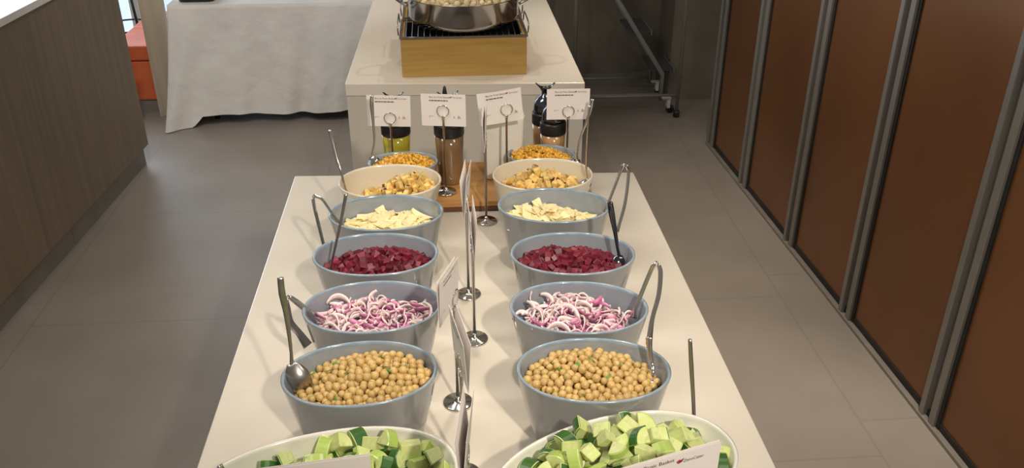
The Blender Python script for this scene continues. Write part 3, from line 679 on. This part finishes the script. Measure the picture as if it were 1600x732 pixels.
# ------------------------------------------------------------------ spoons and tongs
def arm_pts(pts): return [at(*p) for p in pts]
def spoon(label, pts, wid, head=None, hw=.019, hl=.055, name='serving_spoon', thick=.0016, mt='steel', group=None, wide=None):
    P = arm_pts(pts); base = P[-1]
    t = thing(name, label, 'spoon' if 'spoon' in name else 'tongs', base, 0, group)
    L = [p-base for p in P]
    view = (Vector((0, 0, CAMZ))-base).normalized()
    run = (L[0]-L[-1]).normalized()
    wd = Vector(wide) if wide else run.cross(view).normalized()
    bmo('handle', tubebm(L, wid, 12, None, thick, wd), M[mt], t, True)
    if head:
        d = Vector(head).normalized(); u = (wd-d*wd.dot(d)).normalized(); n = d.cross(u)
        rings = []
        for i in range(9):
            q = i/8; ww = max(.0022, hw*math.sin(PI*(q*.86+.07))**.7); off = d*hl*q-d*.004; sag = .010*math.sin(PI*q)
            ring = []
            for j in range(14):
                a = PI*j/13; ring.append(off+u*ww*math.cos(a)+n*(sag*math.sin(a)))
            for j in range(13, -1, -1):
                a = PI*j/13; ring.append(off+u*ww*math.cos(a)*.95+n*(sag*math.sin(a)-.0011))
            rings.append(ring)
        bmo('spoon_head', loft(rings), M[mt], t, True)
    return t
def tongs(label, inner, outer, wid=.0075, mt='steel'):
    """inner/outer: pixel+depth points from the bend to each tip"""
    A, Bp = arm_pts(inner), arm_pts(outer); base = A[-1]
    t = thing('serving_tongs', label, 'tongs', base)
    A = [p-base for p in A]; Bp = [p-base for p in Bp]
    view = (Vector((0, 0, CAMZ))-base).normalized(); wA = (A[0]-A[-1]).cross(view).normalized(); wB = (Bp[0]-Bp[-1]).cross(view+Vector((.5, 0, 0))).normalized()
    ws = [.0035]+[wid*.55]*(len(A)-2)+[wid]
    bmo('arm', tubebm(A, ws, 10, None, .0009, wA), M[mt], t, True)
    ws = [.0035]+[wid*.7]*(len(Bp)-2)+[wid]
    bmo('arm', tubebm(Bp, ws, 10, None, .0009, wB), M[mt], t, True)
    top = (A[0]+Bp[0])/2; up = ((A[0]-A[1]).normalized()+(Bp[0]-Bp[1]).normalized()).normalized()
    bmo('spring_bend', tubebm([A[0], top+up*(A[0]-Bp[0]).length*.55, Bp[0]], .0035, 10, None, .0009, (0, 1, 0)), M[mt], t, True)
    return t
spoon('long steel spoon leaning out to the left of the left cream bowl', [(515, 203, 1.70), (519, 218, 1.695), (527, 250, 1.68), (533, 268, 1.67), (540, 296, 1.66), (548, 312, 1.66)], [.0032, .004, .0032, .0024, .0022, .0024], (.5, 0, -.8), .014, .035)
spoon('thin dark steel spoon standing in the left beetroot bowl', [(541, 302, 1.36), (534, 340, 1.357), (524, 385, 1.352), (517, 416, 1.349), (516, 430, 1.347)], [.0030, .0024, .0020, .0018, .0020], (.35, -.1, -.9), .014, .036, mt='brushed')
tongs('steel tongs hooked over the left rim of the left cheese bowl', [(492, 306, 1.515), (504, 313, 1.515), (518, 333, 1.515), (534, 352, 1.513), (542, 362, 1.513)], [(489, 309, 1.515), (491, 322, 1.512), (498, 352, 1.508), (506, 385, 1.505), (509, 398, 1.505)], .005)
tongs('steel tongs hooked over the left rim of the left onion bowl', [(452, 464, 1.185), (464, 473, 1.185), (480, 486, 1.185), (496, 500, 1.185), (510, 512, 1.183)], [(448, 470, 1.185), (449, 484, 1.183), (454, 505, 1.18), (468, 522, 1.175), (481, 541, 1.17)], .0085)
spoon('steel spoon standing in the left chickpea bowl with its handle rising at the left', [(438, 434, 1.03), (441, 460, 1.03), (447, 490, 1.03), (452, 525, 1.028), (455, 552, 1.025), (456, 572, 1.02)], [.0042, .0046, .0036, .0026, .0022, .003], (.35, -.15, -.75), .016, .050, mt='brushed')
spoon('steel spoon standing at the left rim of the left raisin bowl', [(581, 149, 1.83), (581, 165, 1.83), (583, 190, 1.828), (585, 220, 1.825), (582, 238, 1.823), (581, 247, 1.82)], [.0034, .0044, .003, .002, .002, .0024], (.5, .0, -.75), .012, .032)
spoon('steel spoon in the right raisin bowl with its handle leaning out to the right', [(926, 155, 1.83), (923, 170, 1.83), (917, 190, 1.83), (906, 218, 1.83), (902, 240, 1.828), (903, 252, 1.825)], [.0036, .0046, .0036, .0022, .0018, .0022], (-.5, 0, -.75), .012, .032)
spoon('thin straight steel spoon standing in the right cream bowl', [(921, 165, 1.69), (919, 190, 1.69), (917, 230, 1.69), (916, 262, 1.69), (919, 283, 1.69)], [.0026, .0022, .002, .002, .0024], (-.5, 0, -.75), .013, .034)
tongs('steel tongs hooked over the right rim of the right cheese bowl', [(974, 258, 1.53), (968, 272, 1.53), (958, 298, 1.525), (949, 322, 1.52), (945, 334, 1.518)], [(979, 259, 1.53), (982, 272, 1.53), (977, 315, 1.51), (968, 350, 1.495), (963, 364, 1.49)], .005)
spoon('dark steel spoon standing in the right beetroot bowl', [(953, 316, 1.345), (956, 335, 1.345), (961, 362, 1.34), (965, 388, 1.335), (968, 402, 1.333)], [.0048, .0054, .0038, .0026, .0028], (-.2, -.1, -.8), .014, .036, mt='chrome_dark')
tongs('steel tongs hooked over the right rim of the right onion bowl', [(1022, 413, 1.17), (1014, 430, 1.17), (1001, 462, 1.165), (992, 484, 1.16), (989, 497, 1.16)], [(1029, 414, 1.17), (1032, 428, 1.168), (1029, 462, 1.16), (1019, 500, 1.145), (1014, 538, 1.135)], .006)
spoon('steel spoon standing in the right chickpea bowl, below the tongs', [(1014, 528, 1.02), (1015, 545, 1.018), (1019, 568, 1.01), (1020, 582, 1.0), (1017, 596, .995)], [.0048, .0040, .0026, .0022, .003], (-.3, -.25, -.75), .014, .04)
spoon('tall thin steel spoon standing in the right cucumber bowl', [(1078, 531, .93), (1080, 570, .93), (1083, 620, .93), (1085, 660, .925), (1089, 681, .92), (1097, 692, .91)], [.0026, .0030, .0026, .0024, .0026, .003], (-.5, -.2, -.8), .014, .04, mt='brushed')
spoon('steel spoon in the left cucumber bowl, only its handle tip showing at the bottom edge', [(343, 728, .80), (352, 745, .80), (375, 775, .80), (405, 800, .80), (425, 812, .80)], [.0035, .0045, .0035, .0026, .003], (.7, 0, -.5), .014, .04)

# ------------------------------------------------------------------ bamboo boxes and pan
def bamboo_box():
    t = thing('bamboo_warmer_box', 'x', 'food warmer')
    W, Dp, Hh = .392, .215, .122
    bm = boxbm((-W/2, 0, 0), (W/2, .012, Hh), .001); boxbm((-W/2, Dp-.012, 0), (W/2, Dp, Hh), .001, bm)
    boxbm((-W/2, .0122, 0), (-W/2+.012, Dp-.0122, Hh), 0, bm); boxbm((W/2-.012, .0122, 0), (W/2, Dp-.0122, Hh), 0, bm)
    bmo('box_walls', bm, M['bamboo'], t)
    bm = boxbm((-W/2+.0125, .0125, .06), (W/2-.0125, Dp-.0125, .062))
    boxbm((-W/2+.0125, .0125, .0622), (W/2-.0125, .0145, Hh-.001), 0, bm); boxbm((-W/2+.0125, Dp-.0145, .0622), (W/2-.0125, Dp-.0125, Hh-.001), 0, bm)
    boxbm((-W/2+.0125, .0147, .0622), (-W/2+.0145, Dp-.0147, Hh-.001), 0, bm); boxbm((W/2-.0145, .0147, .0622), (W/2-.0125, Dp-.0147, Hh-.001), 0, bm)
    bmo('black_tray', bm, M['black'], t)
    bm = boxbm((-W/2-.003, -.003, Hh+.0003), (W/2+.003, .004, Hh+.006)); boxbm((-W/2-.003, Dp-.004, Hh+.0003), (W/2+.003, Dp+.003, Hh+.006), 0, bm)
    boxbm((-W/2-.003, .0042, Hh+.0003), (-W/2+.004, Dp-.0042, Hh+.006), 0, bm); boxbm((W/2-.004, .0042, Hh+.0003), (W/2+.003, Dp-.0042, Hh+.006), 0, bm)
    bmo('rim_frame', bm, M['brushed'], t)
    bm = bmesh.new()
    for i in range(20):
        x = -W/2+.018+i*(W-.036)/19
        tubebm([(x, .003, Hh+.004), (x, .02, Hh+.009), (x, Dp/2, Hh+.0095), (x, Dp-.02, Hh+.009), (x, Dp-.003, Hh+.004)], .0013, 6, bm, k=3)
    o = bmo('wire_grill', bm, M['brushed'], t, True)
    for s in (-1, 1):
        x = s*(W/2+.006)
        bmo('side_handle', tubebm([(x, .03, Hh+.003), (x+s*.002, .032, Hh+.03), (x+s*.002, .06, Hh+.036), (x+s*.002, Dp-.06, Hh+.036), (x+s*.002, Dp-.032, Hh+.03), (x, Dp-.03, Hh+.003)], .0022, 8), M['brushed'], t, True)
    return t
bb = bamboo_box(); bb.location = (.049, 2.706, T+.0003); bb['label'] = 'bamboo warmer box with a wire grill under the front of the steel pan'; bb.rotation_euler = (0, 0, .01); bb['group'] = 'bamboo warmer boxes under the pan'
b2 = copy_tree(bb); b2.location = (.050, 2.945, T+.0003); b2['label'] = 'bamboo warmer box behind the nearer one, mostly hidden by the steel pan'
pc = Vector((.053, 2.865, T+.1345))
pan = thing('steel_pan', 'large round steel pan with two handles on the bamboo warmer boxes', 'pan', pc)
R0 = .184
bmo('pan_body', lathebm([(.150, 0), (.163, .004), (.172, .014), (.1765, .026), (.1785, .085), (.1825, .0885), (.1825, .0905), (.176, .0885), (.174, .028), (.165, .016), (.15, .008), (.02, .006)], 80), M['pan_steel'], pan, True)
for s in (-1, 1):
    h = bmo('pan_handle', tubebm([(s*.176, -.045, .062), (s*.200, -.044, .074), (s*.232, -.030, .100), (s*.238, 0, .104), (s*.232, .030, .100), (s*.200, .044, .074), (s*.176, .045, .062)], .0045, 10), M['pan_steel'], pan, True)
cauls = [blob('cauliflower_floret', .0115, 3, .42, 120+i, (1, .85, .7), [M['cauli']], freq=6) for i in range(4)]
rg = random.Random(4)
for i in range(130):
    t_ = rg.uniform(0, 2*PI); q = math.sqrt((i+.5)/130)*.158; t_ = i*2.39996
    o = bpy.data.objects.new('cauliflower_floret', cauls[i % 4]); COL.objects.link(o)
    o.location = pc+Vector((q*math.cos(t_), q*math.sin(t_), .079+.018*(1-(q/.16)**2)+rg.uniform(0, .006))); o.rotation_euler = (rg.uniform(0, 6), rg.uniform(0, 6), rg.uniform(0, 6)); k_ = rg.uniform(.85, 1.15); o.scale = (k_,)*3
    tag(o, 'pale cooked floret in the steel pan, '+('front ' if math.sin(t_) < -.35 else 'back ' if math.sin(t_) > .35 else 'middle ')+('left' if math.cos(t_)*q < -.05 else 'right' if math.cos(t_)*q > .05 else 'centre'), 'vegetable', 'pale florets in the steel pan')
fl = blob('cauliflower_florets', 1, 4, .02, 5, (.163, .163, .034), [M['cauli']]); o = bpy.data.objects.new('cauliflower_florets', fl); COL.objects.link(o); o.location = pc+Vector((0, 0, .055))
tag(o, 'lower layer of pale florets filling the steel pan', 'vegetable', None, 'stuff')

# ------------------------------------------------------------------ cloth-covered table, tray
tb = thing('folding_table', 'table on black castors hidden under the white tablecloth', 'table', (-.62, 5.0, 0))
TX0, TX1, TY0, TY1, TZ = -1.43, .20, 4.70, 5.12, .643
box('tabletop', (TX0+.62, TY0-5, TZ-.03), (TX1+.62, TY1-5, TZ), M['whiteplastic'], tb)
for x in (TX0+.14, TX1-.14):
    for y in (TY0+.05, TY1-.08):
        bmo('leg', tubebm([(x+.62, y-5, .07), (x+.62, y-5, TZ-.031)], .014, 10), M['black'], tb, True)
        bm = lathebm([(.008, -.011), (.026, -.010), (.027, 0), (.026, .010), (.008, .011)], 24)
        for v in bm.verts: v.co = Vector((x+.62+v.co.z, y-5+v.co.x, .028+v.co.y))
        boxbm((x+.62-.016, y-5-.010, .03), (x+.62-.0122, y-5+.010, .072), 0, bm)
        bmo('castor', bm, M['black'], tb, True)
def cloth():
    bm = bmesh.new(); per = []; nx, ny = 150, 44
    x0, x1, y0, y1 = TX0-.008, TX1+.008, TY0-.008, TY1+.008
    for i in range(nx): per.append((x0+(x1-x0)*i/nx, y0, 0, -1))
    for i in range(ny): per.append((x1, y0+(y1-y0)*i/ny, 1, 0))
    for i in range(nx): per.append((x1-(x1-x0)*i/nx, y1, 0, 1))
    for i in range(ny): per.append((x0, y1-(y1-y0)*i/ny, -1, 0))
    n = len(per); L = 26; rows = []
    for k in range(L+1):
        t = k/L; row = []
        for (x, y, nx_, ny_) in per:
            front = ny_ < 0
            # the left corner hangs long and flares; the rest of the front ends above the floor
            dc = math.hypot(x-x0, y-y0); corner = math.exp(-(dc/.16)**2)
            hem = .058+.006*math.sin(x*9) if front else .05
            if front and x < -1.335: hem = .004
            elif front and x < -1.30: hem = .004+(x+1.335)/.035*.05
            if nx_ < 0: hem = .004
            z = TZ+.004-(TZ+.004-hem)*t
            fold = .015*math.sin(x*21+1.2*math.sin(x*7)+2.2*t)+.010*abs(math.sin(x*9.5+1.6*t))**.5+.006*math.sin(x*47+5*t)+.007*math.sin(x*13-4*t+1)
            if nx_ != 0: fold = .010*math.sin(y*26)
            amp = t**.9
            out = fold*amp+(.022 if front else .012)*amp+corner*(.10 if front else .02)*t**1.3
            if front:
                out += .030*math.exp(-((x+1.33+.10*t)/.035)**2)*t
            px, py = x+nx_*out, y+ny_*out
            if corner > .02: px -= corner*.085*t**1.2
            row.append(bm.verts.new((px, py, z)))
        rows.append(row)
    for a, b in zip(rows, rows[1:]):
        for i in range(n): bm.faces.new((a[i], a[(i+1) % n], b[(i+1) % n], b[i]))
    for f in bm.faces: f.smooth = True
    cx_, cy_ = (x0+x1)/2, (y0+y1)/2; prev = rows[0]
    for q in (.97, .8, .4):
        cur = [bm.verts.new((cx_+(p[0]-cx_)*q, cy_+(p[1]-cy_)*q, TZ+.0042)) for p in per]
        for i in range(n): bm.faces.new((prev[i], cur[i], cur[(i+1) % n], prev[(i+1) % n]))
        prev = cur
    bm.faces.new(prev)
    o = bmo('tablecloth', bm, M['cloth']); return o
tag(cloth(), 'creased white cloth draped over the table at the upper left', 'tablecloth')
bm = loft([[(x, y, z) for x, y, _ in oval(a, b, 0, 6, 40)] for a, b, z in ((.088, .105, 0), (.092, .11, .004), (.098, .116, .050), (.100, .118, .052), (.094, .112, .052), (.088, .106, .008))])
tag(bmo('black_tray', bm, M['black']), 'black deep tray on the left end of the white tablecloth', 'tray').location = (-1.305, 4.85, TZ+.0055)
bm = lathebm([(.02, 0), (.05, .004), (.075, .016), (.077, .018), (.05, .008), (.01, .006)], 40)
tag(bmo('dark_plate', bm, M['chrome_dark'], None, True), 'small dark dish on the white tablecloth near the middle', 'dish').location = (-.75, 4.91, TZ+.0055)

# ------------------------------------------------------------------ orange bench, wooden post, stool by the window
be = thing('orange_bench', 'orange vinyl bench with a grey plinth beyond the service counter', 'bench', (-1.65, 4.87, 0))
box('plinth', (-.17, .012, 0), (.15, .74, .078), M['plinth'], be)
box('base', (-.18, 0, .079), (.16, .76, .300), M['orange'], be, .006)
box('cushion', (-.182, -.006, .304), (.162, .38, .390), M['orange'], be, .012)
box('cushion', (-.182, .384, .304), (.162, .765, .390), M['orange'], be, .012)
post = box('wooden_post', (-1.622, 4.815, 0), (-1.50, 4.86, 2.7), M['laminate_light'], None, .002)
tag(post, 'pale wood-laminate post between the orange bench and the white tablecloth', 'post')
st = thing('metal_stool', 'black thin-legged stool in front of the bright window', 'stool', (-2.12, 6.02, 0), .3)
bmo('seat', lathebm([(.02, .64), (.16, .64), (.165, .65), (.16, .66), (.02, .662)], 40), M['black'], st, True)
for a in (.4, 1.97, 3.54, 5.11):
    bmo('leg', tubebm([(.20*math.cos(a), .20*math.sin(a), .0), (.11*math.cos(a), .11*math.sin(a), .639)], .009, 8), M['black'], st, True)
bmo('foot_ring', torusbm(.172, .006, Matrix.Translation((0, 0, .2)) @ Matrix.Rotation(PI/2, 4, 'X')), M['black'], st, True)

# ------------------------------------------------------------------ garment rack and rolling ladder at the back
rk = thing('garment_rack', 'slim grey metal rack with upright poles standing before the dark wall', 'rack', (.966, 4.6, 0))
for x in (-.291, .291):
    bmo('pole', tubebm([(x, 0, .04), (x, 0, 1.55)], .0105, 10), M['rack'], rk, True)
    bmo('foot', lathebm([(.014, 0), (.018, .002), (.018, .036), (.012, .0395)], 20, (x, 0, 0)), M['black'], rk, True)
bmo('lower_bar', tubebm([(-.281, 0, .125), (.281, 0, .128)], .008, 10), M['rack'], rk, True)
bmo('top_bar', tubebm([(-.31, 0, 1.56), (.31, 0, 1.56)], .0105, 10), M['rack'], rk, True)
ld = thing('rolling_ladder', 'grey metal rolling ladder with dark treads behind the rack', 'ladder', (1.0, 4.83, 0))
for y, s in ((-.13, 1), (.17, 1)):
    bmo('side_rail', tubebm([(.185, y, .065), (.185, y, .215), (-.52, y, 1.285)], [.013]*3, 8, k=1), M['rack'], ld, True)
    bmo('rear_leg', tubebm([(-.50, y, .06), (-.50, y, 1.25)], .012, 8), M['rack'], ld, True)
    bmo('lower_rail', tubebm([(-.49, y, .10), (.172, y, .10)], .009, 8), M['rack'], ld, True)
for i in range(5):
    x1, z = .245-i*.143, .228+i*.217
    x1 = .25-i*.143
    box('tread', (x1-.125, -.112, z), (x1, .152, z+.012), M['tread'], ld)
    box('tread_lip', (x1+.0005, -.112, z-.014), (x1+.006, .152, z+.012), M['rack'], ld)
for x in (.235, -.46):
    for y in (-.165, .13):
        bm = lathebm([(.008, -.010), (.022, -.009), (.024, 0), (.022, .009), (.008, .010)], 24)
        for v in bm.verts: v.co = Vector((x+v.co.x, y+v.co.z, .0245+v.co.y))
        c = bmo('castor', bm, M['black'], ld, True)
        boxf = boxbm((x-.022, y-.016, .034), (x-.004, y-.012, .085)); boxbm((x-.022, y+.012, .034), (x-.004, y+.016, .085), 0, boxf); boxbm((x-.05, y-.016, .0855), (x+.002, y+.016, .09), 0, boxf)
        bmo('castor_fork', boxf, M['whiteplastic'], c)
